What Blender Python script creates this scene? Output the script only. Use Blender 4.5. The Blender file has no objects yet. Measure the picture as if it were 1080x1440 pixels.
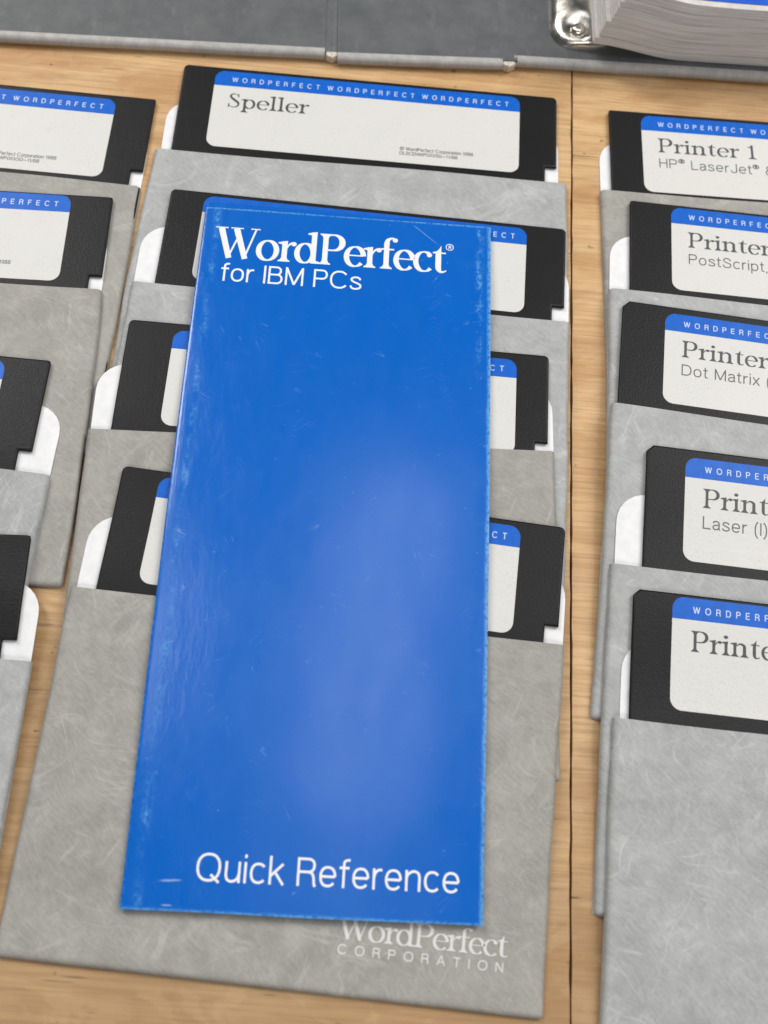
import bpy, bmesh, math, random
from mathutils import Vector, Matrix
random.seed(7)
S = bpy.context.scene
COL = S.collection
R = math.radians
MM = 0.001

# ------------------------------------------------------------------ camera, light, exposure
F_PX, CAM_H, PITCH, ROLL = 1501.92, 303.394, R(68.97447), R(9.26016)
cd = bpy.data.cameras.new('camera')
cd.sensor_fit = 'VERTICAL'; cd.sensor_height = 24.0; cd.sensor_width = 18.0
cd.lens = F_PX / 1440.0 * 24.0
cd.clip_start = 0.01; cd.clip_end = 50
cam = bpy.data.objects.new('camera', cd); COL.objects.link(cam)
fw = Vector((0, math.cos(PITCH), -math.sin(PITCH))); up0 = Vector((0, math.sin(PITCH), math.cos(PITCH))); r0 = Vector((1, 0, 0))
c, s = math.cos(ROLL), math.sin(ROLL)
right = c*r0 + s*up0; up = -s*r0 + c*up0
m = Matrix((right, up, -fw)).transposed().to_4x4(); m.translation = Vector((0, 0, CAM_H*MM))
cam.matrix_world = m
S.camera = cam
cd.dof.use_dof = True
cd.dof.focus_distance = 0.331
cd.dof.aperture_fstop = 7.2

w = bpy.data.worlds.new('World'); S.world = w; w.use_nodes = True
w.node_tree.nodes['Background'].inputs[0].default_value = (0.90, 0.95, 1.0, 1)
w.node_tree.nodes['Background'].inputs[1].default_value = 0.07

def area_lamp(name, loc, size, power, aim, col=(1, 0.97, 0.93)):
    l = bpy.data.lights.new(name, 'AREA'); l.shape = 'RECTANGLE'; l.size, l.size_y = size; l.energy = power; l.color = col
    o = bpy.data.objects.new(name, l); COL.objects.link(o); o.location = loc
    o.rotation_euler = (Vector(aim)-Vector(loc)).to_track_quat('-Z', 'Y').to_euler()
    return o
area_lamp('ceiling_or_fill_light', (0.03, 0.38, 1.5), (0.19, 0.88), 1.95, (0.03, 0.38, 0), (0.93, 0.93, 1.0))
area_lamp('ceiling_or_fill_light', (-0.43, 0.27, 1.5), (0.20, 0.36), 1.2, (-0.43, 0.27, 0), (0.93, 0.93, 1.0))
area_lamp('ceiling_or_fill_light', (-1.05, 1.0, 1.35), (0.36, 1.0), 19.2, (0, 0.2, 0))
area_lamp('ceiling_or_fill_light', (1.05, 1.0, 1.35), (0.36, 1.0), 20.2, (0, 0.2, 0))
area_lamp('ceiling_or_fill_light', (0.60, 0.42, 1.5), (0.34, 0.60), 2.6, (0.60, 0.42, 0))
area_lamp('ceiling_or_fill_light', (0.0, 2.3, 1.7), (1.8, 0.6), 1.2, (0, 0.2, 0))
area_lamp('ceiling_or_fill_light', (0.25, -1.15, 1.35), (1.6, 0.5), 10.5, (0, 0.35, 0))  # fill added behind the camera to light page edges and near faces

S.view_settings.view_transform = 'Standard'; S.view_settings.look = 'None'
S.view_settings.exposure = 0.0; S.view_settings.gamma = 1.0; S.view_settings.use_curve_mapping = False
S.render.engine = 'CYCLES'

# ------------------------------------------------------------------ material helpers
class N:
    """a tiny expression layer over shader math nodes"""
    def __init__(s, g, sock): s.g, s.s = g, sock
    def _m(s, op, *a):
        n = s.g.nodes.new('ShaderNodeMath'); n.operation = op
        for i, x in enumerate((s,)+a):
            if isinstance(x, N): s.g.links.new(x.s, n.inputs[i])
            else: n.inputs[i].default_value = x
        return N(s.g, n.outputs[0])
    def __add__(s, o): return s._m('ADD', o)
    def __sub__(s, o): return s._m('SUBTRACT', o)
    def __mul__(s, o): return s._m('MULTIPLY', o)
    def abs(s): return s._m('ABSOLUTE')
    def max(s, o): return s._m('MAXIMUM', o)
    def min(s, o): return s._m('MINIMUM', o)
    def pw(s, o): return s._m('POWER', o)
    def step(s, a, b, o0=0.0, o1=1.0):
        n = s.g.nodes.new('ShaderNodeMapRange'); n.interpolation_type = 'SMOOTHSTEP'
        s.g.links.new(s.s, n.inputs[0])
        for i, v in enumerate((a, b, o0, o1)): n.inputs[i+1].default_value = v
        return N(s.g, n.outputs[0])

def new_mat(name):
    mt = bpy.data.materials.new(name); mt.use_nodes = True
    g = mt.node_tree; b = g.nodes['Principled BSDF']
    return mt, g, b
def uv(g):
    t = g.nodes.new('ShaderNodeTexCoord'); return t.outputs['UV']
def obj_rand(g):
    t = g.nodes.new('ShaderNodeObjectInfo'); return N(g, t.outputs['Random'])
def mapping(g, sock, scale=(1, 1, 1), rot=0.0, off=None):
    n = g.nodes.new('ShaderNodeMapping'); g.links.new(sock, n.inputs[0])
    n.inputs['Scale'].default_value = scale; n.inputs['Rotation'].default_value = (0, 0, rot)
    if off is not None:
        cb = g.nodes.new('ShaderNodeCombineXYZ'); g.links.new((off*37.0).s, cb.inputs[0]); g.links.new((off*91.0).s, cb.inputs[1])
        g.links.new(cb.outputs[0], n.inputs['Location'])
    return n.outputs[0]
def rotscale(g, sock, ang, sc, off=None):
    return mapping(g, mapping(g, sock, (1, 1, 1), ang, off), sc)
def noise(g, vec, scale, detail=2.0, rough=0.5, dist=0.0):
    n = g.nodes.new('ShaderNodeTexNoise'); g.links.new(vec, n.inputs['Vector'])
    n.inputs['Scale'].default_value = scale; n.inputs['Detail'].default_value = detail
    n.inputs['Roughness'].default_value = rough; n.inputs['Distortion'].default_value = dist
    return N(g, n.outputs[0])
def vor(g, vec, scale, feat='F1'):
    n = g.nodes.new('ShaderNodeTexVoronoi'); n.feature = feat; g.links.new(vec, n.inputs['Vector']); n.inputs['Scale'].default_value = scale
    return N(g, n.outputs[0])
def mix(g, f, a, b):
    n = g.nodes.new('ShaderNodeMix'); n.data_type = 'RGBA'; n.clamp_factor = True
    if isinstance(f, N): g.links.new(f.s, n.inputs[0])
    else: n.inputs[0].default_value = f
    for i, x in ((6, a), (7, b)):
        if isinstance(x, (tuple, list)): n.inputs[i].default_value = tuple(x)+(1,)
        else: g.links.new(x, n.inputs[i])
    return n.outputs[2]
def bump(g, b, h, strength, dist):
    n = g.nodes.new('ShaderNodeBump'); g.links.new(h.s, n.inputs['Height'])
    n.inputs['Strength'].default_value = strength; n.inputs['Distance'].default_value = dist
    g.links.new(n.outputs[0], b.inputs['Normal'])
def sep(g, sock):
    n = g.nodes.new('ShaderNodeSeparateXYZ'); g.links.new(sock, n.inputs[0])
    return N(g, n.outputs[0]), N(g, n.outputs[1])

def fibre_mat(name, dark, light, seed):
    """grey fibre paper of the sleeves: pale strands swirl through a mottled ground. UV is in centimetres."""
    mt, g, b = new_mat(name); U = uv(g); rnd = obj_rand(g) + seed
    swirl = g.nodes.new('ShaderNodeTexNoise'); g.links.new(mapping(g, U, (1, 1, 1), 0, rnd), swirl.inputs['Vector'])
    swirl.inputs['Scale'].default_value = 0.45; swirl.inputs['Detail'].default_value = 2
    warp = g.nodes.new('ShaderNodeVectorMath'); warp.operation = 'MULTIPLY_ADD'
    g.links.new(swirl.outputs[1], warp.inputs[0]); warp.inputs[1].default_value = (1.1, 1.1, 0); g.links.new(U, warp.inputs[2])
    W = warp.outputs[0]
    fib = None
    for k, (ang, sx, sc, wd, amp) in enumerate(((0.5, 0.26, 5.8, .022, .34), (1.35, 0.24, 6.2, .022, .34), (2.2, 0.24, 5.6, .022, .34), (2.85, .26, 6.8, .022, .30),
                                          (0.2, 0.16, 1.5, .010, .7), (1.0, .14, 1.3, .009, .7), (1.9, 0.15, 1.1, .010, .75), (2.6, .2, .8, .014, .6))):
        n = noise(g, rotscale(g, W, ang, (sx, 1, 1), rnd + k*0.37), sc, 1.5 if k < 4 else 2.5, .5, .2)
        gate = noise(g, mapping(g, W, (1, 1, 1), ang, rnd + k*0.71), 2.0 if k < 4 else .7, 1.5).step(.46, .70)
        line = ((n - 0.5).abs()).step(0.0, wd*1.7, 1.0, 0.0) * gate * amp
        fib = line if fib is None else fib.max(line)
    streak = noise(g, rotscale(g, W, 0.7, (.22, 1, 1), rnd), 13, 3, .7).step(.3, .72).max(noise(g, rotscale(g, W, 2.1, (.22, 1, 1), rnd), 13, 3, .7).step(.42, .80))
    fine = noise(g, U, 42, 3, .7).step(.3, .72)
    blot = noise(g, mapping(g, U, (1, 1, 1), 0, rnd), .9, 6, .68).step(.3, .7)
    f = fib*0.40 + streak*.22 + fine*.20 + blot*.26 + 0.0
    g.links.new(mix(g, f, dark, light), b.inputs['Base Color'])
    b.inputs['Roughness'].default_value = .55; b.inputs['Specular IOR Level'].default_value = .35
    bump(g, b, fine*.4 + streak*.5 + fib*.5, .35, .00012)
    return mt
M = {}
M['sleeve_cool'] = fibre_mat('cool_grey_fibre_paper', (.262, .275, .275), (.59, .605, .60), 0.0)
M['sleeve_warm'] = fibre_mat('warm_grey_fibre_paper', (.232, .226, .206), (.505, .496, .460), 3.3)

mt, g, b = new_mat('white_paper_lining'); U = uv(g)
f = noise(g, U, 2.5, 4, .6).step(.3, .7)
g.links.new(mix(g, f, (.74, .75, .77), (.82, .83, .84)), b.inputs['Base Color']); b.inputs['Roughness'].default_value = .6
bump(g, b, noise(g, U, 1.2, 3), .25, .0006); M['white'] = mt

mt, g, b = new_mat('black_pvc'); U = uv(g); rn = obj_rand(g)
Um = mapping(g, U, (1, 1, 1), 0, rn)
peb = vor(g, Um, 24, 'SMOOTH_F1').step(.05, .65, 0, 1) + noise(g, Um, 60, 2, .6)*.7
g.links.new(mix(g, noise(g, Um, .8, 3), (.0045, .0047, .0056), (.0075, .0078, .0094)), b.inputs['Base Color'])
b.inputs['Roughness'].default_value = .42; b.inputs['Specular IOR Level'].default_value = .24
bump(g, b, peb, .30, .00009); M['black'] = mt

mt, g, b = new_mat('label_paper'); U = uv(g); rn = obj_rand(g); Um = mapping(g, U, (1, 1, 1), 0, rn)
dirt = noise(g, Um, 3.0, 5, .7).step(.56, .80)
speck = noise(g, Um, 22, 2, .6).step(.60, .70) * noise(g, Um, .9, 2).step(.40, .60)
col = mix(g, dirt*.45, (.645, .645, .622), (.51, .50, .47))
g.links.new(mix(g, speck*.75, col, (.33, .32, .30)), b.inputs['Base Color'])
b.inputs['Roughness'].default_value = .5; bump(g, b, noise(g, Um, 8, 4, .7) + noise(g, Um, 1.2, 2)*1.5, .4, .0003); M['label'] = mt

def plain(name, col, rough, spec=.5, var=.12, scale=3.0):
    mt, g, b = new_mat(name); U = uv(g)
    f = noise(g, U, scale, 4, .65).step(.25, .75)
    g.links.new(mix(g, f, tuple(x*(1-var) for x in col), tuple(min(1, x*(1+var)) for x in col)), b.inputs['Base Color'])
    b.inputs['Roughness'].default_value = rough; b.inputs['Specular IOR Level'].default_value = spec
    return mt
M['band'] = plain('blue_label_band', (.0008, .112, .545), .4, .25)
M['band_ink'] = plain('white_band_lettering', (.50, .58, .80), .45)
M['ink'] = plain('dark_grey_ink', (.055, .058, .062), .5)
M['ink_soft'] = plain('grey_ink', (.10, .102, .105), .5)
M['emboss'] = plain('white_foil_lettering', (.66, .66, .64), .5, var=.2, scale=9)
M['cover_ink'] = plain('white_cover_lettering', (.80, .82, .84), .3, var=.04)
M['page'] = plain('page_paper', (.62, .59, .57), .7)
M['trim'] = plain('grey_vinyl_edging', (.40, .39, .38), .45, var=.15)
M['worn'] = plain('worn_tan_board', (.58, .53, .46), .7, var=.3, scale=8)

# booklet cover: coated card, wear follows the edges and the fold (UV: centimetres, u 0..9.49, v 0..-21.8)
mt, g, b = new_mat('blue_coated_card'); U = uv(g); u, v = sep(g, U)
BWc, BHc = 9.487, 21.806
n1 = noise(g, mapping(g, U, (1, .45, 1)), 2.6, 5, .65); n2 = noise(g, mapping(g, U, (1, .8, 1)), 9, 4, .7); n3 = noise(g, mapping(g, U, (.5, 1, 1)), 24, 3, .7)
wob = (n1 - .5)*.35 + (n2 - .5)*.2
spine = ((u - .42).abs() + wob*.8).step(.0, .24, 1, 0) * n1.step(.40, .66) * n2.step(.34, .68)
spine = spine*noise(g, mapping(g, U, (.1, 1, 1)), .7, 3, .6).step(.36, .62, .25, 1.0)
spine = spine + (u + wob*.25).step(.0, .10, .35, 0)*n2.step(.4, .6)
rgt = ((u - BWc + .0).abs() + wob*.5).step(.0, .16, 1, 0) * n2.step(.32, .6)
rgt = rgt + ((u - 9.12).abs() + wob*.5).step(0, .22, .8, 0)*n1.step(.44, .62)*n2.step(.38, .62)*(v.step(-6.5, -3.5, 0, 1))
top = (v.abs() + wob*.3).step(.0, .085, 1, 0) * n2.step(.34, .56) * n1.step(.36, .56, .25, 1)
bot = ((v + BHc).abs() + wob*.5).step(.0, .11, 1, 0) * n2.step(.34, .56) * n1.step(.36, .56, .3, 1)
wear = (spine.max(rgt)).max(top.max(bot))
sc = None
for k, (a, stretch, scl, th) in enumerate(((.35, .05, 2.2, .012), (1.1, .05, 2.6, .010), (2.4, .06, 2.0, .011), (-.3, .04, 1.7, .008))):
    nn = noise(g, rotscale(g, U, a, (stretch, 1, 1)), scl*3, 0, .5, .1)
    gate = noise(g, mapping(g, U, (1, 1, 1), a + k), 1.0, 2).step(.60, .72)
    ln = (nn - .5).abs().step(0, th, 1, 0)*gate
    sc = ln if sc is None else sc.max(ln)
# a crease across the top right corner
du, dv = u - 7.45, v + .62
crease = (du*.86 + dv*1.0).abs()
seg = v.step(-1.0, -.6, 0, 1)*v.step(-.22, -.12, 1, 0)
cr = crease.step(.0, .035, 1, 0)*seg*n3.step(.35, .55)
nick = ((v + 21.12 - u*.06 + (n3-.5)*.06).abs().step(.0, .045, 1, 0)*((u-1.22).abs() + (n2-.5)*.3).step(.12, .34, 1, 0)).max((v + 21.66).abs().step(.0, .03, 1, 0)*((u-1.2).abs()).step(.05, .18, 1, 0))
specks = noise(g, U, 11, 1, .5).step(.79, .82)
rub = noise(g, mapping(g, U, (1, .35, 1), .5), 1.1, 6, .75).step(.5, .8)
basec = mix(g, rub*.30, (.0005, .116, .520), (.002, .140, .56))
wc = mix(g, wear*.72, basec, (.16, .50, .80))
wc = mix(g, (sc*.22).max(nick*.5).max(cr*.4).max(specks*.45), wc, (.45, .66, .88))
g.links.new(wc, b.inputs['Base Color'])
rr = noise(g, mapping(g, U, (1, .4, 1)), 1.6, 6, .7).step(.3, .75, .18, .235) + wear*.25
g.links.new(rr.s, b.inputs['Roughness']); b.inputs['Specular IOR Level'].default_value = .5
soft = noise(g, mapping(g, U, (1, .7, 1), .2), .36, 1, .5)*.55 + noise(g, mapping(g, U, (1, .3, 1), -.15), 2.2, 4, .6)*.22*u.step(1.2, 2.8, 1.0, .02) + n3*.02 + cr*.05 + sc*.01 + nick*.06
bump(g, b, soft, .35, .0016); M['cover'] = mt

# wood: pale boards, grain runs across the picture (x); object coordinates in metres
mt, g, b = new_mat('pale_birch_board')
tc = g.nodes.new('ShaderNodeTexCoord'); O = tc.outputs['Object']; rn = obj_rand(g)
Om = mapping(g, mapping(g, O, (1, 1, 1), R(-5)), (1, 1, 1), 0, rn)
big = noise(g, mapping(g, Om, (11, 30, 1)), 1.0, 5, .62, 1.8)
rings = noise(g, mapping(g, Om, (9, 80, 1)), 1.0, 4, .62, 1.2)
grain = noise(g, mapping(g, Om, (24, 820, 1)), 1.0, 5, .7, .4)
pores = noise(g, mapping(g, Om, (55, 900, 1)), 1.0, 2, .5).step(.64, .74)
cracks = noise(g, mapping(g, Om, (22, 300, 1)), 1.0, 3, .6, .3).step(.64, .68) * noise(g, mapping(g, Om, (40, 40, 1)), 1, 2).step(.42, .6)
stain = noise(g, mapping(g, Om, (28, 28, 1)), 1.0, 5, .7).step(.60, .80)
spots = noise(g, mapping(g, Om, (190, 260, 1)), 1.0, 2, .5).step(.705, .76)
cc = mix(g, big.step(.34, .66), (.46, .25, .098), (.64, .425, .218))
cc = mix(g, rings.step(.34, .66)*.5, cc, (.68, .455, .23))
cc = mix(g, grain.step(.40, .66)*.6, cc, (.36, .205, .095))
cc = mix(g, pores*.34, cc, (.26, .14, .065))
cc = mix(g, stain*.42, cc, (.30, .19, .11))
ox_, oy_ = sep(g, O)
near_brown = (oy_ + (noise(g, mapping(g, O, (14, 30, 1)), 1.0, 5, .7) - .5)*.20).step(-.02, .10, 1, 0)  # wood turns browner towards the near end, border broken by noise
cc = mix(g, near_brown*.55, cc, (.27, .165, .08))
patch = noise(g, mapping(g, Om, (26, 60, 1)), 1.0, 3, .6, 2.5).step(.52, .60)
cc = mix(g, patch*.12, cc, (.72, .52, .30))
cc = mix(g, (cracks*.75).max(spots*.6), cc, (.085, .05, .028))
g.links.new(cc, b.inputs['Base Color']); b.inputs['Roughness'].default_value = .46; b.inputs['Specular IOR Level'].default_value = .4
bump(g, b, grain*.6 + rings*.3 - cracks*2.0, .25, .00025); M['wood'] = mt
M['wood_dark'] = plain('dark_board_core', (.10, .062, .035), .8)

mt, g, b = new_mat('grey_binder_vinyl'); U = uv(g); Ug = mapping(g, U, (1, 1, 1), 0, obj_rand(g))
f = noise(g, Ug, .8, 6, .7).step(.3, .72)
sm = noise(g, mapping(g, Ug, (1, .4, 1)), 2.2, 5, .7).step(.55, .8)
cc = mix(g, f, (.080, .089, .095), (.118, .127, .132)); cc = mix(g, sm*.45, cc, (.23, .24, .245))
g.links.new(cc, b.inputs['Base Color']); b.inputs['Roughness'].default_value = .5
bump(g, b, noise(g, Ug, 30, 3, .6), .3, .0002); M['vinyl'] = mt

mt, g, b = new_mat('nickel'); b.inputs['Base Color'].default_value = (.78, .74, .66, 1); b.inputs['Metallic'].default_value = 1
U = uv(g); g.links.new(noise(g, U, 2, 4).step(.3, .7, .14, .30).s, b.inputs['Roughness']); M['nickel'] = mt

mt, g, b = new_mat('page_edges'); U = uv(g); pu, pv = sep(g, U)
cb = g.nodes.new('ShaderNodeCombineXYZ'); g.links.new((pu*.008).s, cb.inputs[0]); g.links.new(pv.s, cb.inputs[1])
l1 = noise(g, cb.outputs[0], 26, 3, .75).step(.34, .62); l2 = noise(g, cb.outputs[0], 7, 2, .5).step(.3, .7)
cc = mix(g, l1, (.50, .475, .46), (.90, .885, .87)); cc = mix(g, l2*.35, cc, (.84, .82, .80))
g.links.new(cc, b.inputs['Base Color']); b.inputs['Roughness'].default_value = .75; bump(g, b, l1, .4, .0002); M['page_edge'] = mt
M['page_blue'] = plain('blue_printed_page', (.010, .10, .58), .35)

# ------------------------------------------------------------------ object helpers
def thing(name, loc, label, cat, group=None):
    o = bpy.data.objects.new(name, None); COL.objects.link(o); o.location = loc
    o.empty_display_size = .02; o['label'] = label; o['category'] = cat
    if group: o['group'] = group
    return o
def link(name, bm, mats, parent, T=None, smooth=False, uvs=True, label=None, flat_top=False):
    """bm is in local millimetres; T maps (u,v,w) mm to world mm; the mesh is stored relative to its thing"""
    bmesh.ops.recalc_face_normals(bm, faces=bm.faces[:])
    if uvs:
        L = bm.loops.layers.uv.new('UVMap')
        for f in bm.faces:
            for l in f.loops: l[L].uv = (l.vert.co.x/10., l.vert.co.y/10.)
    if flat_top:
        bm.normal_update(); flat = [abs(f.normal.z) > .9995 for f in bm.faces]
    top = parent
    while top is not None and top.parent: top = top.parent
    base = top.location if top is not None else Vector((0, 0, 0))
    for vtx in bm.verts:
        p = Vector(T(*vtx.co)) if T else vtx.co
        vtx.co = p*MM - base
    me = bpy.data.meshes.new(name); bm.to_mesh(me); bm.free()
    for x in (mats if isinstance(mats, (list, tuple)) else [mats]): me.materials.append(x)
    if smooth:
        for p in me.polygons: p.use_smooth = True
        if hasattr(me, 'set_sharp_from_angle'): me.set_sharp_from_angle(angle=R(40))
    if flat_top:
        for p, k in zip(me.polygons, flat):
            if k: p.use_smooth = False
    o = bpy.data.objects.new(name, me); COL.objects.link(o); o.parent = parent
    if label: o['label'] = label
    return o
def slice_v(bm, v0, v1, step):
    v = v0 + step
    while v < v1 - step*.3:
        bmesh.ops.bisect_plane(bm, geom=bm.verts[:]+bm.edges[:]+bm.faces[:], plane_co=(0, v, 0), plane_no=(0, 1, 0), dist=1e-5)
        v += step
def slice_u(bm, v0, v1, step):
    v = v0 + step
    while v < v1 - step*.3:
        bmesh.ops.bisect_plane(bm, geom=bm.verts[:]+bm.edges[:]+bm.faces[:], plane_co=(v, 0, 0), plane_no=(1, 0, 0), dist=1e-5)
        v += step
def extruded(pts, w0, w1, bev=0, seg=2):
    bm = bmesh.new()
    lo = [bm.verts.new((x, y, w0)) for x, y in pts]; hi = [bm.verts.new((x, y, w1)) for x, y in pts]
    bm.faces.new(lo[::-1]); ft = bm.faces.new(hi); n = len(pts)
    for i in range(n): bm.faces.new((lo[i], lo[(i+1) % n], hi[(i+1) % n], hi[i]))
    bmesh.ops.recalc_face_normals(bm, faces=bm.faces[:])
    if bev:
        ed = [e for e in bm.edges if abs(e.verts[0].co.z-e.verts[1].co.z) < 1e-6]
        bmesh.ops.bevel(bm, geom=ed, offset=bev, segments=seg, profile=.5, affect='EDGES', clamp_overlap=True)
    return bm
def rrect(x0, y0, x1, y1, rbl=0, rbr=0, rtr=0, rtl=0, n=7):
    P = []
    for cx, cy, r, a in ((x0, y0, rbl, 180), (x1, y0, rbr, 270), (x1, y1, rtr, 0), (x0, y1, rtl, 90)):
        sx = 1 if cx == x0 else -1; sy = 1 if cy == y0 else -1
        if r <= 0: P.append((cx, cy)); continue
        for k in range(n+1):
            t = R(a + 90*k/n); P.append((cx+sx*r+r*math.cos(t), cy+sy*r+r*math.sin(t)))
    return P
def sstep(x): x = max(0., min(1., x)); return x*x*(3-2*x)

# ------------------------------------------------------------------ lettering: pen strokes turned into meshes
def arc(cx, cy, rx, ry, a0, a1, p=.88):      # p < 1: the squarish curves of a grotesque
    n = max(6, int(abs(a1-a0)/9)); q = lambda x: math.copysign(abs(x)**p, x)
    return [(cx+rx*q(math.cos(R(a0+(a1-a0)*k/n))), cy+ry*q(math.sin(R(a0+(a1-a0)*k/n)))) for k in range(n+1)]
def spl(*P):
    out = []; P = list(P); Q = [P[0]] + P + [P[-1]]
    for i in range(1, len(Q)-2):
        p0, p1, p2, p3 = Q[i-1:i+3]
        for k in range(6):
            t = k/6
            out.append(tuple(.5*(2*p1[j] + (p2[j]-p0[j])*t + (2*p0[j]-5*p1[j]+4*p2[j]-p3[j])*t*t + (3*p1[j]-p0[j]-3*p2[j]+p3[j])*t**3) for j in range(len(p1))))
    out.append(tuple(P[-1])); return out
ring = lambda cx, cy, rx, ry: arc(cx, cy, rx, ry, 0, 360)
SANS = {
 'I': (.10, [[(.05, 0), (.05, 1)]]), 'l': (.10, [[(.05, 0), (.05, 1)]]), ' ': (.22, []),
 'o': (.52, [ring(.26, .37, .21, .325)]), 'c': (.48, [arc(.26, .37, .21, .325, 42, 318)]),
 'e': (.52, [arc(.26, .37, .21, .325, 0, 322), [(.05, .37), (.47, .37)]]),
 's': (.46, [spl((.41, .55), (.35, .66), (.22, .695), (.09, .64), (.07, .53), (.15, .44), (.30, .36), (.41, .27), (.40, .12), (.24, .045), (.09, .09), (.04, .22))]),
 'n': (.48, [[(.05, 0), (.05, .74)], spl((.05, .42), (.09, .58), (.24, .695), (.38, .65), (.43, .5), (.43, .25), (.43, 0))]),
 'u': (.48, [[(.43, .74), (.43, 0)], spl((.05, .74), (.05, .5), (.05, .24), (.10, .10), (.22, .045), (.37, .13), (.43, .32))]),
 'r': (.29, [[(.05, 0), (.05, .74)], spl((.05, .40), (.09, .58), (.18, .68), (.29, .69))]),
 'f': (.30, [spl((.31, .97), (.23, .97), (.15, .92), (.13, .82), (.13, .6), (.13, .3), (.13, 0)), [(0, .70), (.29, .70)]]),
 't': (.28, [spl((.12, .95), (.12, .6), (.12, .18), (.16, .07), (.28, .045)), [(0, .70), (.27, .70)]]),
 'i': (.10, [[(.05, 0), (.05, .74)], [(.05, .88), (.05, 1)]]),
 'k': (.45, [[(.05, 0), (.05, 1)], [(.42, .73), (.05, .29)], [(.18, .45), (.44, 0)]]),
 'a': (.47, [spl((.06, .53), (.10, .65), (.22, .695), (.36, .65), (.40, .52), (.40, .3), (.40, .12), (.46, .03)), spl((.40, .44), (.28, .40), (.12, .36), (.05, .2), (.12, .06), (.24, .045), (.37, .15), (.40, .27))]),
 'd': (.50, [[(.45, 0), (.45, 1)], ring(.25, .37, .20, .325)]), 'p': (.50, [[(.05, -.28), (.05, .74)], ring(.25, .37, .20, .325)]),
 'x': (.44, [[(.02, 0), (.41, .73)], [(.42, 0), (.03, .73)]]),
 'W': (.90, [[(.03, 1), (.24, .02)], [(.24, .02), (.45, .98)], [(.45, .98), (.66, .02)], [(.66, .02), (.87, 1)]]),
 'O': (.74, [ring(.37, .5, .32, .455)]), 'C': (.70, [arc(.37, .5, .32, .455, 38, 322)]), 'Q': (.76, [ring(.37, .5, .32, .455), [(.44, .25), (.69, -.02)]]),
 'P': (.56, [[(.05, 0), (.05, 1)], [(.05, .95), (.33, .95)], arc(.33, .715, .18, .235, 90, -90), [(.33, .48), (.05, .48)]]),
 'R': (.58, [[(.05, 0), (.05, 1)], [(.05, .95), (.33, .95)], arc(.33, .725, .18, .225, 90, -90), [(.33, .5), (.05, .5)], spl((.33, .5), (.45, .45), (.50, .3), (.52, .08), (.56, 0))]),
 'D': (.64, [[(.05, 0), (.05, 1)], [(.05, .95), (.28, .95)], arc(.28, .5, .31, .45, 90, -90), [(.28, .05), (.05, .05)]]),
 'B': (.58, [[(.05, 0), (.05, 1)], [(.05, .95), (.31, .95)], arc(.31, .74, .17, .21, 90, -90), [(.05, .53), (.33, .53)], arc(.33, .29, .20, .24, 90, -90), [(.33, .05), (.05, .05)]]),
 'E': (.52, [[(.05, 0), (.05, 1)], [(.05, .95), (.51, .95)], [(.05, .51), (.47, .51)], [(.05, .05), (.52, .05)]]),
 'F': (.49, [[(.05, 0), (.05, 1)], [(.05, .95), (.49, .95)], [(.05, .51), (.44, .51)]]),
 'T': (.56, [[(.28, 0), (.28, .95)], [(0, .95), (.56, .95)]]), 'L': (.47, [[(.05, 0), (.05, 1)], [(.05, .05), (.47, .05)]]),
 'M': (.72, [[(.05, 0), (.05, 1)], [(.05, .98), (.36, .04)], [(.36, .04), (.67, .98)], [(.67, 0), (.67, 1)]]),
 'N': (.60, [[(.05, 0), (.05, 1)], [(.05, .97), (.55, .03)], [(.55, 0), (.55, 1)]]),
 'H': (.58, [[(.05, 0), (.05, 1)], [(.53, 0), (.53, 1)], [(.05, .52), (.53, .52)]]),
 'A': (.62, [[(.02, 0), (.31, .98)], [(.31, .98), (.60, 0)], [(.13, .34), (.49, .34)]]),
 'X': (.60, [[(.02, 0), (.57, 1)], [(.58, 0), (.03, 1)]]),
 'J': (.46, [spl((.41, 1), (.41, .6), (.41, .22), (.34, .07), (.21, .045), (.08, .1), (.05, .28))]),
 'S': (.58, [spl((.51, .70), (.46, .87), (.29, .955), (.12, .88), (.09, .72), (.18, .58), (.34, .50), (.49, .41), (.53, .25), (.44, .09), (.28, .045), (.10, .11), (.04, .30))]),
 '&': (.60, [spl((.58, 0), (.34, .34), (.13, .66), (.13, .86), (.25, .955), (.37, .86), (.34, .70), (.18, .54), (.06, .38), (.06, .18), (.17, .05), (.32, .06), (.46, .20), (.52, .42))]),
 '(': (.24, [spl((.22, 1.05), (.10, .80), (.06, .40), (.10, 0), (.22, -.25))]), ')': (.24, [spl((.02, 1.05), (.14, .80), (.18, .40), (.14, 0), (.02, -.25))]),
 ',': (.12, [[(.08, .08), (.03, -.12)]]), '-': (.80, [[(.02, .38), (.78, .38)]]), '/': (.30, [[(0, -.05), (.30, 1)]]),
 '0': (.54, [ring(.27, .5, .22, .455)]), '1': (.36, [[(.24, 0), (.24, 1)], spl((.06, .74), (.18, .80), (.24, .98))]),
 '9': (.54, [ring(.27, .68, .20, .275), spl((.47, .68), (.46, .42), (.38, .14), (.22, .045), (.07, .16))]), '2': (.52, [spl((.06, .70), (.10, .88), (.26, .955), (.42, .88), (.45, .70), (.34, .46), (.06, .05)), [(.06, .05), (.48, .05)]]),
 '8': (.54, [ring(.27, .735, .18, .22), ring(.27, .28, .22, .235)]),
 '5': (.54, [[(.46, .95), (.13, .95)], [(.13, .95), (.08, .48)], spl((.08, .48), (.22, .60), (.40, .54), (.48, .32), (.39, .11), (.24, .045), (.05, .17))]),
}
def small(key, sc, dx, dy): return [[(x*sc+dx, y*sc+dy) for x, y in st] for st in SANS[key][1]]
SANS['®'] = (.42, [ring(.20, .84, .19, .19)] + small('R', .20, .15, .74))
SANS['©'] = (.92, [ring(.45, .5, .41, .455)] + small('C', .52, .26, .24))
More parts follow.
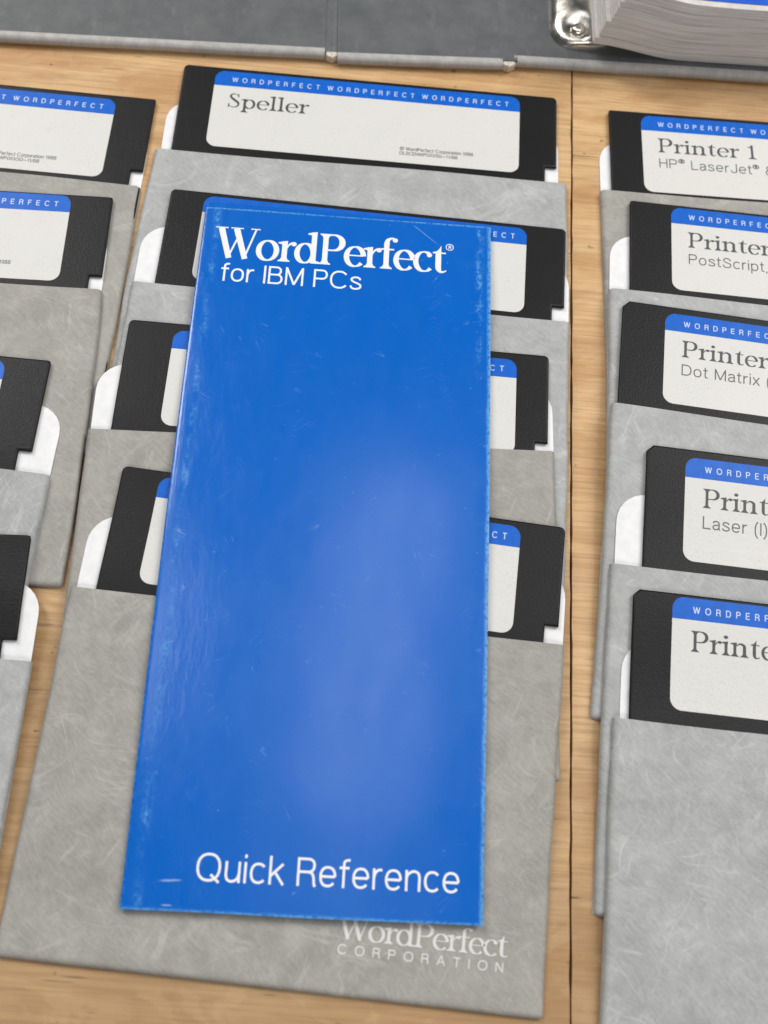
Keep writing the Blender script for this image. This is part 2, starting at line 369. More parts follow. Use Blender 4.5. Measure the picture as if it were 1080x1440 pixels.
SANS['™'] = (.52, small('T', .34, .0, .64) + small('M', .34, .24, .64))

def stem(x, y0, y1, w=.142): return [(x, y0, w), (x, y1, w)]
def foot(x, y, w=.142, ex=.085, th=.045, up=1):     # bracketed serif as a closed outline
    a, d = w/2, up
    return ('poly', [(x-a-ex, y), (x+a+ex, y), (x+a+ex, y+d*th*.75), (x+a+.03, y+d*(th+.02)), (x+a, y+d*(th+.09)), (x-a, y+d*(th+.09)), (x-a-.03, y+d*(th+.02)), (x-a-ex, y+d*th*.75)])
def flag(x, y, w=.142):                             # the sloped serif on top of a lower case stem
    a = w/2
    return ('poly', [(x-a-.11, y-.075), (x-a-.10, y-.04), (x+a, y+.02), (x+a, y-.12), (x-a, y-.14), (x-a, y-.105)])
def nib(P, thick=.145, thin=.045, phi=12):
    out = []
    for i, (x, y) in enumerate(P):
        a, b_ = P[max(0, i-1)], P[min(len(P)-1, i+1)]
        if i in (0, len(P)-1) and math.dist(P[0], P[-1]) < 1e-6: a, b_ = P[-2], P[1]
        t = math.atan2(b_[1]-a[1], b_[0]-a[0])
        out.append((x, y, thin + (thick-thin)*abs(math.sin(t-R(phi)))**1.5))
    return out
def ball(x, y, r): return ('poly', [(x+r*math.cos(R(k*20)), y+r*math.sin(R(k*20))) for k in range(18)])
earc = lambda *a: arc(*a, 1.0)
ering = lambda cx, cy, rx, ry: earc(cx, cy, rx, ry, 0, 360)
XH = .66
SERIF = {
 ' ': (.30, []),
 'W': (1.16, [[(.17, .97, .165), (.44, 0, .150)], [(.42, .02, .05), (.66, .80, .05)], [(.57, .97, .165), (.86, 0, .150)], [(.84, .02, .05), (1.09, .97, .05)],
              ('poly', [(.02, 1), (.35, 1), (.35, .965), (.02, .965)]), ('poly', [(.42, 1), (.75, 1), (.75, .965), (.42, .965)]), ('poly', [(.95, 1), (1.20, 1), (1.20, .965), (.95, .965)])]),
 'o': (.62, [nib(ering(.31, .325, .235, .315), .145, .045, 8)]),
 'c': (.52, [nib(earc(.30, .325, .225, .315, 52, 318), .145, .04, 8), ball(.435, .545, .07)]),
 'e': (.56, [nib(earc(.30, .325, .225, .315, 4, 320), .145, .045, 8), [(.08, .355, .04), (.52, .355, .04)]]),
 'r': (.46, [stem(.17, 0, XH), flag(.17, XH), foot(.17, 0), spl((.22, .42, .04), (.28, .55, .05), (.38, .62, .08)), ball(.405, .585, .07)]),
 'd': (.66, [nib(ering(.29, .32, .215, .31), .145, .045, 8), stem(.51, .0, 1.02), flag(.51, 1.02), ('poly', [(.51, 0), (.51, .1), (.59, .09), (.70, .045), (.70, .0)])]),
 'P': (.72, [stem(.19, 0, 1), foot(.19, 0), foot(.19, 1, up=-1), [(.19, .975, .05), (.40, .975, .05)], nib(earc(.40, .725, .235, .252, 90, -90), .165, .05, 0), [(.40, .47, .05), (.19, .47, .05)]]),
 'f': (.40, [stem(.18, 0, .80), foot(.18, 0), spl((.18, .78, .155), (.20, .92, .12), (.29, 1.0, .06), (.37, 1.0, .055)), ball(.40, .945, .07), [(.02, .635, .05), (.38, .635, .05)]]),
 't': (.42, [spl((.19, .66, .15), (.19, .40, .155), (.195, .14, .15), (.25, .035, .085), (.34, .035, .05), (.41, .08, .03)), ('poly', [(.115, .62), (.265, .62), (.265, .88), (.225, .80), (.16, .70), (.06, .66), (.04, .62)]), [(.04, .64, .045), (.39, .64, .045)]]),
 'S': (.58, [spl((.46, .76, .02), (.42, .90, .045), (.29, .975, .05), (.15, .91, .09), (.12, .78, .12), (.19, .65, .145), (.32, .52, .155), (.45, .38, .145), (.49, .24, .11), (.43, .09, .08), (.28, .025, .05), (.12, .08, .045), (.065, .26, .02)),
              ('poly', [(.48, .99), (.455, .99), (.42, .90), (.445, .73), (.475, .73)]), ('poly', [(.04, .0), (.07, .0), (.12, .1), (.08, .29), (.05, .29)])]),
 'p': (.64, [stem(.16, -.27, XH), flag(.16, XH), foot(.16, -.29), nib(ering(.36, .32, .205, .31), .145, .045, 8)]),
 'l': (.32, [stem(.16, 0, 1.02), flag(.16, 1.02), foot(.16, 0)]),
 'n': (.70, [stem(.16, 0, XH), flag(.16, XH), foot(.16, 0), spl((.23, .50, .04), (.31, .60, .06), (.42, .61, .10), (.52, .52, .145), (.53, .36, .155), (.53, 0, .155)), foot(.53, 0)]),
 'i': (.32, [stem(.16, 0, XH), flag(.16, XH), foot(.16, 0), ball(.15, .87, .085)]),
 '1': (.50, [stem(.26, 0, .98, .14), foot(.26, 0, .14, .12), ('poly', [(.05, .80), (.06, .84), (.19, .88), (.30, .99), (.30, .80), (.19, .80)])]),
}
def lettering(bm, text, font, height, u0, v0, width=None, weight=.1, track=.12, xs=1.0, w=0.0, slope=0.0):
    """adds strokes for text with its cap height and left baseline point in local mm; fits it to width when given"""
    font_d = SANS if font == 'sans' else SERIF
    x = 0; places = []
    for ch in text:
        adv, st = font_d[ch]; places.append((x, st)); x += adv + track
    total = x - track
    kx = (width/(total*height)) if width else xs
    lift = [0]
    def put(px, py): return (u0 + px*height*kx, v0 + py*height + slope*px*height*kx, w + lift[0])
    for x0, strokes in places:
        for k, st in enumerate(strokes):
            lift[0] = .004*k
            if isinstance(st, tuple) and st[0] == 'poly':
                vs = [bm.verts.new(put(x0+px, py)) for px, py in st[1]]; bm.faces.new(vs); continue
            P = [(x0+q[0], q[1], q[2] if len(q) > 2 else weight) for q in st]
            if len(P) == 2:                       # long straight strokes bend with what they are printed on
                a, c_ = P; nn = 5; P = [tuple(a[j]+(c_[j]-a[j])*i/nn for j in range(3)) for i in range(nn+1)]
            closed = math.dist(P[0][:2], P[-1][:2]) < 1e-6
            if closed: P = P[:-1]
            n = len(P); L = []; Rr = []
            for i in range(n):
                a = P[(i-1) % n] if closed else P[max(0, i-1)]; d = P[(i+1) % n] if closed else P[min(n-1, i+1)]
                tx, ty = (d[0]-a[0])*kx, d[1]-a[1]; l = math.hypot(tx, ty) or 1; nx, ny = -ty/l, tx/l
                hw = P[i][2]/2
                L.append(bm.verts.new(put(P[i][0]+nx*hw/kx, P[i][1]+ny*hw))); Rr.append(bm.verts.new(put(P[i][0]-nx*hw/kx, P[i][1]-ny*hw)))
            for i in range(n if closed else n-1):
                j = (i+1) % n; bm.faces.new((L[i], Rr[i], Rr[j], L[j]))
    return bm

# ------------------------------------------------------------------ the table the things lie on
table = thing('wooden_table', (0, 0, 0), 'pale wooden table top of two boards meeting in a thin dark seam', 'table')
table['kind'] = 'structure'
SEAM = ((69.6, -19.5), (42.0, 297.0))
dx, dy = SEAM[1][0]-SEAM[0][0], SEAM[1][1]-SEAM[0][1]; L_ = math.hypot(dx, dy); sx, sy = dx/L_, dy/L_
nx_, ny_ = sy, -sx
def seam_pt(a, t): return (SEAM[0][0]+sx*t+nx_*a, SEAM[0][1]+sy*t+ny_*a)
for sg, far in ((-1, -900), (1, 900)):
    near = .35*sg; edge = []
    rnd = random.Random(5+sg); t = -600.
    while t < 1400: edge.append(seam_pt(near + rnd.uniform(-.14, .14), t)); t += 5 if -60 < t < 330 else 40
    outer = [seam_pt(far, 1400), seam_pt(far, -600)]
    pts = edge + outer
    bm = extruded(pts, -18, 0)
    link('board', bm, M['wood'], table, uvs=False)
bm = extruded([seam_pt(-890, -590), seam_pt(890, -590), seam_pt(890, 1390), seam_pt(-890, 1390)], -36, -18.5)
link('under_board', bm, M['wood_dark'], table)

# ------------------------------------------------------------------ floppy disks in their sleeves
DW, SW, SH, TK = 133.35, 142.71, 98.55, 2.3
NOTCH = 30.8
# column -> list of (disk x, y, angle), (sleeve mouth x, y, angle), options; far end first
MID = [((-95.48, 272.03, 5.17), (-97.58, 233.63, 5.44), 'cool'), ((-87.62, 217.44, 4.05), (-92.36, 179.55, 4.53), 'cool'),
       ((-88.92, 164.72, 4.85), (-92.60, 125.6, 6.95), 'warm'), ((-78.82, 115.13, 1.48), (-85.04, 76.57, 2.43), 'warm')]
RIGHT = [((56.27, 282.48, 6.16), (56.20, 246.45, 6.16), 'warm'), ((66.14, 242.96, 3.73), (61.75, 205.78, 3.73), 'cool'),
         ((66.10, 201.17, 1.42), (65.21, 162.51, 1.53), 'cool'), ((76.58, 149.49, 2.50), (68.50, 109.85, 2.46), 'cool'), ((75.60, 102.47, 2.79), (72.96, 64.37, 2.54), 'cool')]
LEFT = [((-234.68, 244.03, 4.61), (-240.68, 206.33, 4.54), 'warm'), ((-238.04, 194.01, 7.01), (-242.36, 157.44, 6.98), 'warm'),
        ((-241.96, 136.13, 4.26), (-242.03, 101.30, 2.93), 'cool'), ((-232.01, 72.65, 7.22), (-232.55, 40.17, 5.32), 'cool')]
def support(col, i):
    """height of the underside of item i: it lies on the lower items and sinks to the table in front of each one's bottom edge"""
    fr = [(sl[0], sl[1], R(sl[2])) for _, sl, _ in col[:i]]
    def h(x, y):
        z = .05
        for ox, oy, th in fr:
            v = -(x-ox)*math.sin(th) + (y-oy)*math.cos(th)
            z += TK*sstep((v + SH + 42)/42.)
        return z
    return h
def frame(o, H):
    ox, oy, th = o[0], o[1], R(o[2]); ca, sa = math.cos(th), math.sin(th)
    def T(u, v, w_):
        x, y = ox+ca*u-sa*v, oy+sa*u+ca*v
        return (x, y, w_ + H(x, y))
    return T
def make_sleeve(o, H, tone, label, logo=False, tab=23.0, seed=0, inset=(.4, .4), bulge=0.0, flare=0.0):
    T = frame(o, H); rn = random.Random(seed)
    base = Vector(T(SW/2, -SH/2, 0))*MM
    t = thing('disk_sleeve', (base.x, base.y, 0), label, 'disk sleeve', 'grey paper sleeves holding the disks')
    mt = M['sleeve_'+tone]
    # back panel: grey outside, white inside, its rounded top reaches past the mouth
    for nm, w0, w1, mat_, x0 in (('back_panel', 0, .14, mt, 0.), ('lining', .15, .26, M['white'], 1.0)):
        q = -.05 if x0 else 0.                           # the lining covers the back to its rim above the mouth
        pts = [(x0, -SH+.6), (SW-x0, -SH+.6), (SW-x0, -1.5), (SW-inset[1]-q, -.5)] + rrect(inset[0]+q, 0, SW-inset[1]-q, tab-q, 0, 0, 9, 9)[2:] + [(inset[0]+q, -.5), (x0, -1.5)]
        bm = extruded(pts, w0, w1); slice_v(bm, -SH, tab, 4.0)
        link(nm, bm, mat_, t, T)
    # front panel: a sheet that rounds down to the back along its sides and bottom
    us = sorted(set([0, .25, .5, .9, 1.3, 1.7, 2.2, 3] + [4+i*(SW-8)/26 for i in range(27)] + [SW-x for x in (0, .25, .5, .9, 1.3, 1.7, 2.2, 3)]))
    vs = sorted(set([-SH+x for x in (0, .25, .5, .9, 1.3, 1.8, 2.4, 3.2)] + [-SH+4+i*(SH-4)/24 for i in range(25)]))
    ph = [rn.uniform(0, 6.28) for _ in range(4)]
    def wtop(u, v):
        e = min(u, SW-u, v+SH)
        k = math.sqrt(max(0., 1-(1-min(1., e/1.9))**2))
        rip = .07*math.sin(u*.05+v*.031+ph[0]) + .05*math.sin(u*.11-v*.07+ph[1]) + .04*math.sin(v*.16+ph[2])
        return .50 + (1.62+.07 + max(0, rip+.06))*k
    def edge_wob(u, v):
        cu = .22*math.sin(v*.07+ph[3]) + .12*math.sin(v*.21+ph[0]); return cu
    bm = bmesh.new(); G = {}
    for i, u in enumerate(us):
        for j, v in enumerate(vs):
            uu, vv = u, v
            r = 1.4                                      # slightly rounded bottom corners
            for cx, sg in ((r, -1), (SW-r, 1)):
                if (uu-cx)*sg > 0 and vv < -SH+r:
                    d = math.hypot(uu-cx, vv+SH-r)
                    m_ = max(abs(uu-cx), abs(vv+SH-r))
                    if d > 1e-6: uu, vv = cx+(uu-cx)*m_/d, -SH+r+(vv+SH-r)*m_/d
            du = edge_wob(u, v)*(1-2*u/SW if u < SW/2 else -(2*u/SW-1))*.8
            if u < SW/2: du -= flare*(1-2*u/SW)*min(1., -v/60.)
            if u > SW/2: du += bulge*(2*u/SW-1)*math.sin(math.pi*max(0, min(1, -v/SH)))
            dv = (.25*math.sin(u*.06+ph[1])) if j == len(vs)-1 else 0
            a = bm.verts.new((uu+du, vv+dv, wtop(u, v))); bq = bm.verts.new((uu+du, vv+dv, wtop(u, v)-.22)); G[i, j] = (a, bq)
    ni, nj = len(us), len(vs)
    for i in range(ni-1):
        for j in range(nj-1):
            bm.faces.new((G[i, j][0], G[i+1, j][0], G[i+1, j+1][0], G[i, j+1][0]))
            bm.faces.new((G[i, j+1][1], G[i+1, j+1][1], G[i+1, j][1], G[i, j][1]))
    for i in range(ni-1):
        for j in (0, nj-1): bm.faces.new((G[i, j][0], G[i, j][1], G[i+1, j][1], G[i+1, j][0]))
    for j in range(nj-1):
        for i in (0, ni-1): bm.faces.new((G[i, j][0], G[i, j+1][0], G[i, j+1][1], G[i, j][1]))
    fp = link('front_panel', bm, mt, t, T, smooth=True)
    if logo:
        bm = bmesh.new()
        lettering(bm, 'WordPerfect', 'serif', 6.0, 86.8, -84.6, width=45.6, track=-.055, w=2.32)
        lettering(bm, 'CORPORATION', 'sans', 2.35, 87.8, -88.3, width=43.6, weight=.15, track=.62, w=2.32)
        link('lettering', bm, M['emboss'], fp, T, uvs=False)
    return t
def make_disk(o, H, label, corner=0, texts=(), shift=(0, 0)):
    T = frame(o, H)
    TL = lambda u, v, w_: T(u+shift[0], v+shift[1], w_)
    base = Vector(T(DW/2, -DW/2, 0))*MM
    t = thing('floppy_disk', (base.x, base.y, 0), label, 'floppy disk', 'black floppy disks with blue and white labels')
    if corner: top_l = [(corner, 0), (corner*.22, -corner*.22), (0, -corner)] if corner < 1.5 else [(corner, 0), (0, -corner)]
    else: top_l = [(1.7-1.7*math.sin(R(k*15)), -1.7+1.7*math.cos(R(k*15))) for k in range(7)]
    tr = [(DW-x, y) for x, y in top_l][::-1]
    nd, nh = 4.0, 6.6
    pts = [(2, -DW), (DW-2, -DW), (DW, -DW+2), (DW, -NOTCH-nh), (DW-nd, -NOTCH-nh), (DW-nd, -NOTCH), (DW, -NOTCH)] + tr + top_l + [(0, -DW+2)]
    bm = extruded(pts, .30, 1.74, bev=.66, seg=4); slice_v(bm, -DW, 0, 3.0)
    link('jacket', bm, M['black'], t, T, smooth=True, flat_top=True)
    # label with its blue band and print
    x0, x1, y1, y0 = 11.5, 120.0, -1.7, -34.6
    bm = extruded(rrect(x0, y0, x1, y1, 3.4, 3.4, 3.4, 3.4), 1.74, 1.80); slice_v(bm, y0, y1, 2.5)
    lb = link('label', bm, M['label'], t, TL)
    bm = bmesh.new(); vs = [bm.verts.new((x, y, 1.815)) for x, y in rrect(x0, y1-6.5, x1, y1, 0, 0, 3.4, 3.4)]; bm.faces.new(vs); slice_v(bm, y1-6.5, y1, 2.)
    link('colour_band', bm, M['band'], lb, TL)
    bm = bmesh.new()
    for k in range(3): lettering(bm, 'WORDPERFECT', 'sans', 1.95, 17.6+33.7*k, y1-4.5, width=30.9, weight=.16, track=.72, w=1.83)
    link('band_lettering', bm, M['band_ink'], lb, TL, uvs=False)
    for nm, rows in texts:
        bm = bmesh.new()
        for r in rows: lettering(bm, w=1.83, **r)
        link(nm, bm, M['ink' if nm == 'title_lettering' else 'ink_soft'], lb, TL, uvs=False)
    return t
def title(txt, width): return ('title_lettering', [dict(text=txt, font='serif', height=6.1, u0=16.9, v0=-17.4, width=width, track=.02)])
def sub(txt, width=None): return ('subtitle_lettering', [dict(text=txt, font='sans', height=3.95, u0=17.2, v0=-24.0, width=width, weight=.10, track=.10, xs=1.32)])
COPY = ('copyright_lettering', [dict(text='© WordPerfect Corporation 1988', font='sans', height=1.4, u0=78.3, v0=-29.3, width=25.6, weight=.15, track=.09),
                                dict(text='DLSCENWP0XX50-11/88', font='sans', height=1.35, u0=78.3, v0=-31.2, width=20.2, weight=.15, track=.06)])
MID_L = ['floppy disk titled Speller, farthest in the middle column, its whole label in view',
         'middle column floppy disk crossed by the top edge of the blue booklet',
         'third floppy disk from the binder in the middle column, label mostly under the booklet',
         'nearest floppy disk of the middle column, in the front sleeve under the blue booklet']
MID_S = ['cool grey sleeve holding the Speller disk just in front of the binder',
         'cool grey middle column sleeve holding the disk under the top edge of the booklet',
         'warm grey sleeve third from the binder in the middle column, crossed by the blue booklet',
         'large warm grey sleeve with white lettering, under the lower half of the blue booklet']
RIGHT_L = ['floppy disk titled Printer 1, farthest in the right column',
           'floppy disk subtitled PostScript, second from the binder in the right column',
           'floppy disk subtitled Dot Matrix, middle one of the five in the right column',
           'floppy disk subtitled Laser (I), fourth from the binder in the right column',
           'nearest floppy disk of the right column, its label bears a title and no subtitle']
RIGHT_S = ['warm grey sleeve of the farthest disk in the right column, only a strip showing',
           'grey sleeve holding the PostScript disk in the right column',
           'grey sleeve holding the Dot Matrix disk, its left edge ending beside the table seam',
           'grey sleeve holding the Laser (I) disk, its narrow left edge showing beside the front sleeve',
           'nearest right column sleeve, large grey front filling the lower right corner']
LEFT_L = ['farthest floppy disk of the left column with two lines of small print on its label',
          'second floppy disk from the binder in the left column, year printed low on its label',
          'third left column floppy disk, only a sliver of label at the photo edge',
          'nearest floppy disk of the left column, black corner beside the white sleeve lining']
LEFT_S = ['warm grey sleeve of the farthest disk in the left column, touching the middle column',
          'long warm grey sleeve in the left column whose bottom corner shows above bare wood',
          'cool grey sleeve third from the binder in the left column, a small patch showing',
          'nearest grey sleeve of the left column at the lower left photo edge']
for i, (d, sl, tone) in enumerate(MID):
    H = support(MID, i)
    make_sleeve(sl, H, tone, MID_S[i], logo=(i == 3), seed=10+i, inset=((2.0, 3.0), (.6, .3), (.8, .3), (1.6, .4))[i], flare=(2.4, .6, 0, 0)[i])
    make_disk(d, H, MID_L[i], shift=((0, 0), (0, 0), (3, -1), (0, -.2))[i], texts=(title('Speller', 28.6), COPY) if i == 0 else ())
RT = [(title('Printer 1', 36.0), sub('HP® LaserJet® & Series')), (title('Printer', 28.6), sub('PostScript,™')), (title('Printer', 28.6), sub('Dot Matrix (')), (title('Printer', 28.6), sub('Laser (I)')), (title('Printer', 28.6),)]
for i, (d, sl, tone) in enumerate(RIGHT):
    H = support(RIGHT, i)
    make_sleeve(sl, H, tone, RIGHT_S[i], tab=(16 if i == 2 else 23), seed=30+i, inset=((.4, .5), (.4, .5), (5, .5), (1.8, .5), (2.2, .5))[i])
    make_disk(d, H, RIGHT_L[i], corner=(.9, 1.1, 2.2, 2.1, 1.9)[i], texts=RT[i], shift=((0, 0), (2.7, .4), (2.6, -1), (.5, -1.2), (0, .6))[i])
for i, (d, sl, tone) in enumerate(LEFT):
    H = support(LEFT, i)
    make_sleeve(sl, H, tone, LEFT_S[i], seed=50+i, bulge=(0, 1.5, 0, 0)[i])
    make_disk(d, H, LEFT_L[i], corner=(.8, 1.0, 1.2, 1.0)[i], shift=((0, -.4), (0, 1.0), (0, 0), (0, 0))[i], texts=(COPY,) if i < 2 else ())

# ------------------------------------------------------------------ the blue booklet
BO = (-74.42, 211.00, 6.12); BW, BH = 94.87, 218.06
def stack_top(x, y):
    z = 0
    for i, (d, sl, _) in enumerate(MID):
        h = support(MID, i)(x, y)
        th = R(sl[2]); v = -(x-sl[0])*math.sin(th)+(y-sl[1])*math.cos(th)
        if -SH < v <= 0: z = max(z, h+2.42)
        th = R(d[2]); v = -(x-d[0])*math.sin(th)+(y-d[1])*math.cos(th)
        if -DW < v <= 0: z = max(z, h+1.84)
    return z
th = R(BO[2]); samples = []
for k in range(0, 111):
    v = -k*2.0
    z = max(stack_top(BO[0]+math.cos(th)*u-math.sin(th)*v, BO[1]+math.sin(th)*u+math.cos(th)*v) for u in (0, 20, 45, 70, 94))
    samples.append((v, z))
hull = []
for p in samples:                                       # the card bridges the steps below it: upper hull
    while len(hull) >= 2 and (hull[-1][0]-hull[-2][0])*(p[1]-hull[-2][1]) - (hull[-1][1]-hull[-2][1])*(p[0]-hull[-2][0]) <= 0: hull.pop()
    hull.append(p)
def hull_z(v):
    if v > 0: return hull_z(0)*2-hull_z(-v)
    v = max(v, -220.)
    for a, b_ in zip(hull, hull[1:]):
        if b_[0] <= v <= a[0]: return a[1]+(b_[1]-a[1])*(v-a[0])/(b_[0]-a[0])
    return hull[-1][1]
def base_z(v):
    ws = [(-24, 1), (-16, 2), (-8, 3), (0, 4), (8, 3), (16, 2), (24, 1)]
    return sum(k*hull_z(v+d) for d, k in ws)/16. + .55
def TB(u, v, w_):
    x, y = BO[0]+math.cos(th)*u-math.sin(th)*v, BO[1]+math.sin(th)*u+math.cos(th)*v
    z = base_z(v) + w_
    z += .16*math.sin(math.pi*min(1, max(0, u/BW)))*(w_/1.0)                     # the folded card springs open a little
    return (x, y, z)
bo = Vector((BO[0]+math.cos(th)*BW/2+math.sin(th)*BH/2, BO[1]+math.sin(th)*BW/2-math.cos(th)*BH/2, 0))*MM
booklet = thing('reference_booklet', (bo.x, bo.y, base_z(-BH/2)*MM), 'narrow glossy blue folded booklet with white lettering lying across the middle disks', 'booklet')
WT = 1.09
prof = [(BW, .95), (BW-.12, .955), (BW-.3, .96), (BW-.6, .97)] + [(BW-1.5-(BW-4.5)*k/24, 1.0) for k in range(25)] + [(1.6, .99), (1.0, .95)] + [(.6+.6*math.cos(R(a)), .48+.48*math.sin(R(a))) for a in (110, 135, 160, 180, 200, 225, 250, 270)] + [(3+(BW-3.4)*k/6, 0.) for k in range(7)]
vrows = [0, .12, .3, .7, 1.5] + [3+(BH-6)*k/54 for k in range(55)] + [BH-x for x in (1.5, .7, .3, .12, 0)]
nv = len(vrows)-1; bm = bmesh.new(); rows = []
Lu = bm.loops.layers.uv.new('UVMap')
for j in range(nv+1):
    v = -vrows[j]; rows.append([bm.verts.new((u, v + (.12*math.sin(u*.09) if j in (0, nv) else 0), w_)) for u, w_ in prof])
for j in range(nv):
    for i in range(len(prof)-1):
        bm.faces.new((rows[j][i], rows[j+1][i], rows[j+1][i+1], rows[j][i+1]))
for f in bm.faces:
    for l in f.loops: l[Lu].uv = (l.vert.co.x/10, l.vert.co.y/10)
cv = link('cover', bm, M['cover'], booklet, TB, smooth=True, uvs=False)
sd = cv.modifiers.new('thickness', 'SOLIDIFY'); sd.thickness = .00018; sd.offset = 0
# folded inner panels; the hindmost stands out a little past the top edge
bm = extruded([(1.2, -BH+.8), (BW-.7, -BH+.7), (BW-.5, -.7), (1.2, -.6)], .62, .84); slice_v(bm, -BH, 0, 5); slice_u(bm, 0, BW, 8)
link('inner_panel', bm, M['page'], booklet, TB)
bm = extruded([(.5, -BH+1.2), (BW-.9, -BH+1.2), (BW-.3, -.4), (68, 1.5), (2.4, 2.7), (.2, 2.3)], .12, .32); slice_v(bm, -BH, 3, 5); slice_u(bm, 0, BW, 8)
link('inner_panel', bm, M['cover'], booklet, TB)
bm = extruded([(1.1, -BH+.6), (BW-.2, -BH+.9), (BW+.0, -.5), (1.1, -.9)], .36, .58); slice_v(bm, -BH, 0, 5); slice_u(bm, 0, BW, 8)
link('inner_panel', bm, M['page'], booklet, TB)
bm = bmesh.new()
lettering(bm, 'WordPerfect', 'serif', 12.2, 4.0, -19.8, width=76.4, track=-.035, w=WT)
lettering(bm, '®', 'sans', 6.2, 80.0, -14.6, weight=.045, w=WT)
link('title_lettering', bm, M['cover_ink'], cv, TB, uvs=False)
bm = bmesh.new(); lettering(bm, 'for IBM PCs', 'sans', 6.9, 7.6, -28.8, width=45.3, weight=.096, track=.075, w=WT)
link('subtitle_lettering', bm, M['cover_ink'], cv, TB, uvs=False)
bm = bmesh.new(); lettering(bm, 'Quick Reference', 'sans', 7.2, 18.7, -210.3, width=69.8, weight=.094, track=.075, w=WT)
link('footer_lettering', bm, M['cover_ink'], cv, TB, uvs=False)

# ------------------------------------------------------------------ the grey ring binder lying open behind, with its pages
binder = thing('ring_binder', (-.015, .41, 0), 'grey vinyl ring binder lying open along the top, its edge towards the disks', 'binder')
def panel(nm, p0, p1, w0=.1, w1=4.0, depth=225):
    a = math.atan2(p1[1]-p0[1], p1[0]-p0[0]); ln = math.dist(p0, p1); ca, sa = math.cos(a), math.sin(a)
    def T(u, v, w_): return (p0[0]+ca*u-sa*v, p0[1]+sa*u+ca*v, w_)
    bm = extruded([(0, 2.2), (ln, 2.2), (ln, depth), (0, depth)], w0, w1, bev=.5)
    o = link(nm, bm, M['vinyl'], binder, T, smooth=True, flat_top=True)
    # pale edging that wraps the near edge of the board
    n = 30; bm = bmesh.new(); rows = []
    rn = random.Random(int(ln))
    for k in range(n+1):
        u = ln*k/n; wob = .12*math.sin(k*.9)+rn.uniform(-.05, .05)
        rows.append([bm.verts.new((u, 3.0, w1+.03))] + [bm.verts.new((u, 2.0-2.0*math.sin(R(t_))+wob*.6, (w0+w1)/2+.05+((w1-w0)/2)*math.cos(R(t_)))) for t_ in (0, 20, 40, 60, 80, 100, 120, 140, 160, 180)] + [bm.verts.new((u, 3.0, w0-.03))])
    for k in range(n):
        for i in range(len(rows[0])-1): bm.faces.new((rows[k][i], rows[k][i+1], rows[k+1][i+1], rows[k+1][i]))
    for r_ in (rows[0], rows[-1]): bm.faces.new(r_)
    link('edging', bm, M['trim'], o, T, smooth=True)
    return T
panel('cover_panel', (-300.0, 249.0), (-47.2, 284.2))
panel('spine_panel', (-42.4, 283.2), (16.4, 292.6))
TR_ = panel('cover_panel', (20.4, 295.0), (232.0, 321.5))
for p0, p1, a, hi, dp in (((-47.6, 284.8), (-42.0, 284.4), R(8.5), 3.85, 1.3), ((15.6, 293.6), (21.2, 295.8), R(9), 4.06, .12)):
    ca, sa = math.cos(a), math.sin(a)
    def T(u, v, w_): return (p0[0]+ca*u-sa*v, p0[1]+sa*u+ca*v, w_)
    ln = math.dist(p0, p1); n = 8; bm = bmesh.new(); rows = []
    for k in range(n+1):
        u = ln*k/n; dip = hi - dp*math.sin(math.pi*k/n)
        rows.append([bm.verts.new((u, v, z)) for v, z in ((1.2, .05), (.6, dip*.5), (1.2, dip), (224, dip))])
    for k in range(n):
        for i in range(3): bm.faces.new((rows[k][i], rows[k][i+1], rows[k+1][i+1], rows[k+1][i]))
    h_ = link('hinge', bm, M['vinyl'], binder, T, smooth=True)
    bm = extruded([(.6, 0), (ln/2, -1.3), (ln-.6, .1), (ln-.9, 1.5), (.9, 1.5)], .3, hi-.5, bev=.4); link('worn_corner', bm, M['worn'], h_, T, smooth=True)
# ring plate: a domed nickel strip with a rounded end and a rivet
def TP(u, v, w_):
    a = R(7.2); return (44.6+math.cos(a)*u-math.sin(a)*v, 305.2+math.sin(a)*u+math.cos(a)*v, w_)
bm = bmesh.new(); rows = []
for j in range(60):
    v = (j/12.)**1.6*1.2 if j < 24 else 3.64 + (j-23)*5.6
    if j < 24: v = 14*(1-math.cos(math.pi/2*j/23)); hw = 12.4*max(.0004, 1-(1-v/14)**3)**(1/3)
    else: v = 14 + (j-23)*5.6; hw = 12.4
    row = []
    for k in range(17):
        x = -1+2*k/16; dome = (1-x*x)
        hgt = 4.1 + (min(1., hw/12.4)**.8)*(1.0 + 5.0*dome**.8) - 2.2*math.exp(-((x*hw+2.6)**2+(v-7)**2)/30.)
        row.append(bm.verts.new((x*hw, v, hgt if abs(x) < 1 else 4.1)))
    rows.append(row)
for j in range(59):
    for k in range(16): bm.faces.new((rows[j][k], rows[j][k+1], rows[j+1][k+1], rows[j+1][k]))
bm.faces.new(rows[0])
pl = link('ring_plate', bm, M['nickel'], binder, TP, smooth=True)
bm = bmesh.new()
pr = [(0, 9.6), (1.3, 9.5), (2.2, 9.0), (2.7, 8.3), (2.8, 5)]; rows = [[bm.verts.new((-2.6+r_*math.cos(R(a)), 5.6+r_*math.sin(R(a)), z)) for a in range(0, 360, 15)] for r_, z in pr[1:]]
bm.faces.new(rows[0])
for j in range(len(rows)-1):
    for k in range(24): bm.faces.new((rows[j][k], rows[j][(k+1) % 24], rows[j+1][(k+1) % 24], rows[j+1][k]))
link('rivet', bm, M['nickel'], pl, TP, smooth=True)

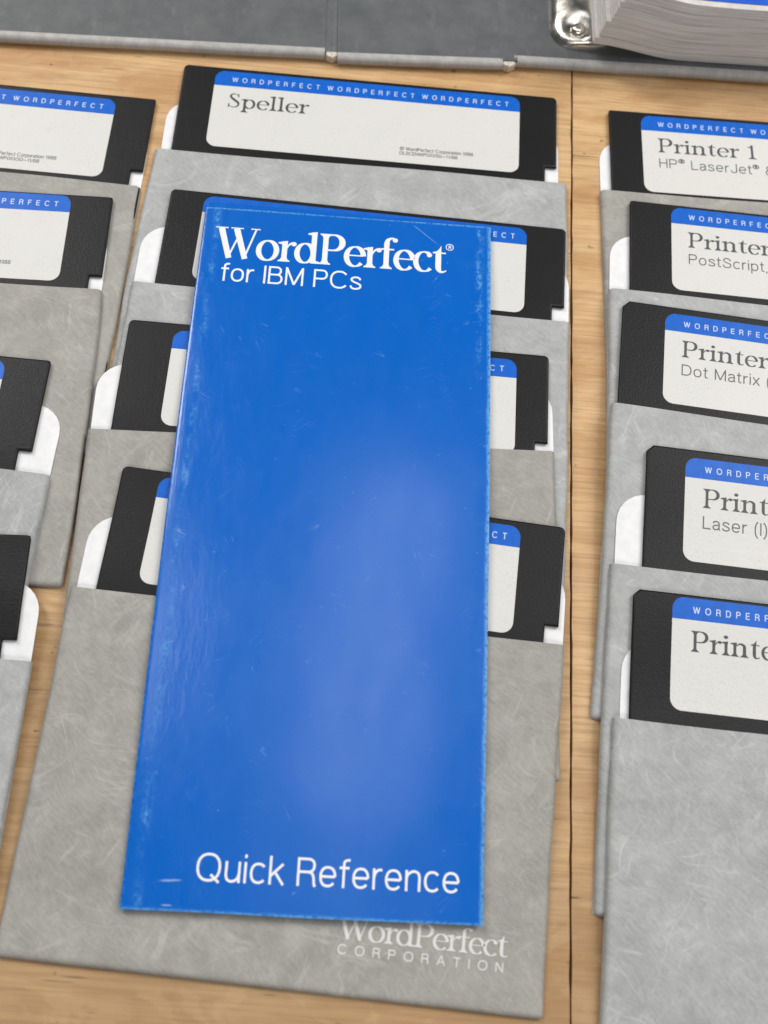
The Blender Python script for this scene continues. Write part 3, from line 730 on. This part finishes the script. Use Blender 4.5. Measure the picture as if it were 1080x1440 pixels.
pages = thing('page_stack', (.12, .40, .004), 'thick stack of white pages filling the open binder at the top right', 'page stack')
def TG(u, v, w_):
    a = R(7.0); return (46.8+math.cos(a)*u-math.sin(a)*v, 303.7+math.sin(a)*u+math.cos(a)*v, w_)
NS = 15; rn = random.Random(3); z0 = 0.
for k in range(NS):
    tk = rn.uniform(1.3, 2.0) if k < NS-1 else .5
    us0 = .16*z0 + rn.uniform(-.02, .03) + (1.0 if k > 1 else 0) + (1.4 if k > 5 else 0) + (.8 if k > 10 else 0); fr = rn.uniform(-.35, .35) - .1*(k == NS-1)
    def prof_z(u): return 4.3 + 5.2*(1-sstep(u/34.)) - .045*z0*sstep(u/55.) + 0.0
    bm = bmesh.new(); Lp = bm.loops.layers.uv.new('UVMap'); n = 40; rws = []
    for i in range(n+1):
        u = us0 + (175-us0)*(i/n)**1.4; zb = prof_z(u) + z0
        rws.append([bm.verts.new((u, fr, zb)), bm.verts.new((u, fr, zb+tk*.98)), bm.verts.new((u, 205, zb+tk*.98)), bm.verts.new((u, 205, zb))])
    for i in range(n):
        for q in range(4): bm.faces.new((rws[i][q], rws[i][(q+1) % 4], rws[i+1][(q+1) % 4], rws[i+1][q]))
    bm.faces.new(rws[0]); bm.faces.new(rws[-1])
    bmesh.ops.recalc_face_normals(bm, faces=bm.faces[:])
    for f in bm.faces:
        edge_f = all(v_.co.y < 10 for v_ in f.verts) or len(set(round(v_.co.x, 3) for v_ in f.verts)) == 1
        f.material_index = 0 if edge_f else 1
        for l in f.loops:
            i_ = min(range(n+1), key=lambda q: abs(rws[q][0].co.x-l.vert.co.x))
            l[Lp].uv = ((l.vert.co.x/10 + l.vert.co.y/10, (l.vert.co.z-rws[i_][0].co.z+z0)/10 + k*.7) if edge_f else (l.vert.co.x/10, l.vert.co.y/10))
    o = link('sheaf', bm, [M['page_edge'], M['page']], pages, TG, smooth=False, uvs=False)
    z0 += tk + rn.uniform(.0, .12)
bm = bmesh.new(); rws = []
for i in range(31):
    u = 12 + 160*i/30; rws.append([bm.verts.new((u, v, 4.3 + 5.2*(1-sstep(u/34.)) - .045*z0*sstep(u/55.) + z0 + .1)) for v in (2.6, 204)])
for i in range(30): bm.faces.new((rws[i][0], rws[i+1][0], rws[i+1][1], rws[i][1]))
link('printed_page', bm, M['page_blue'], pages, TG)
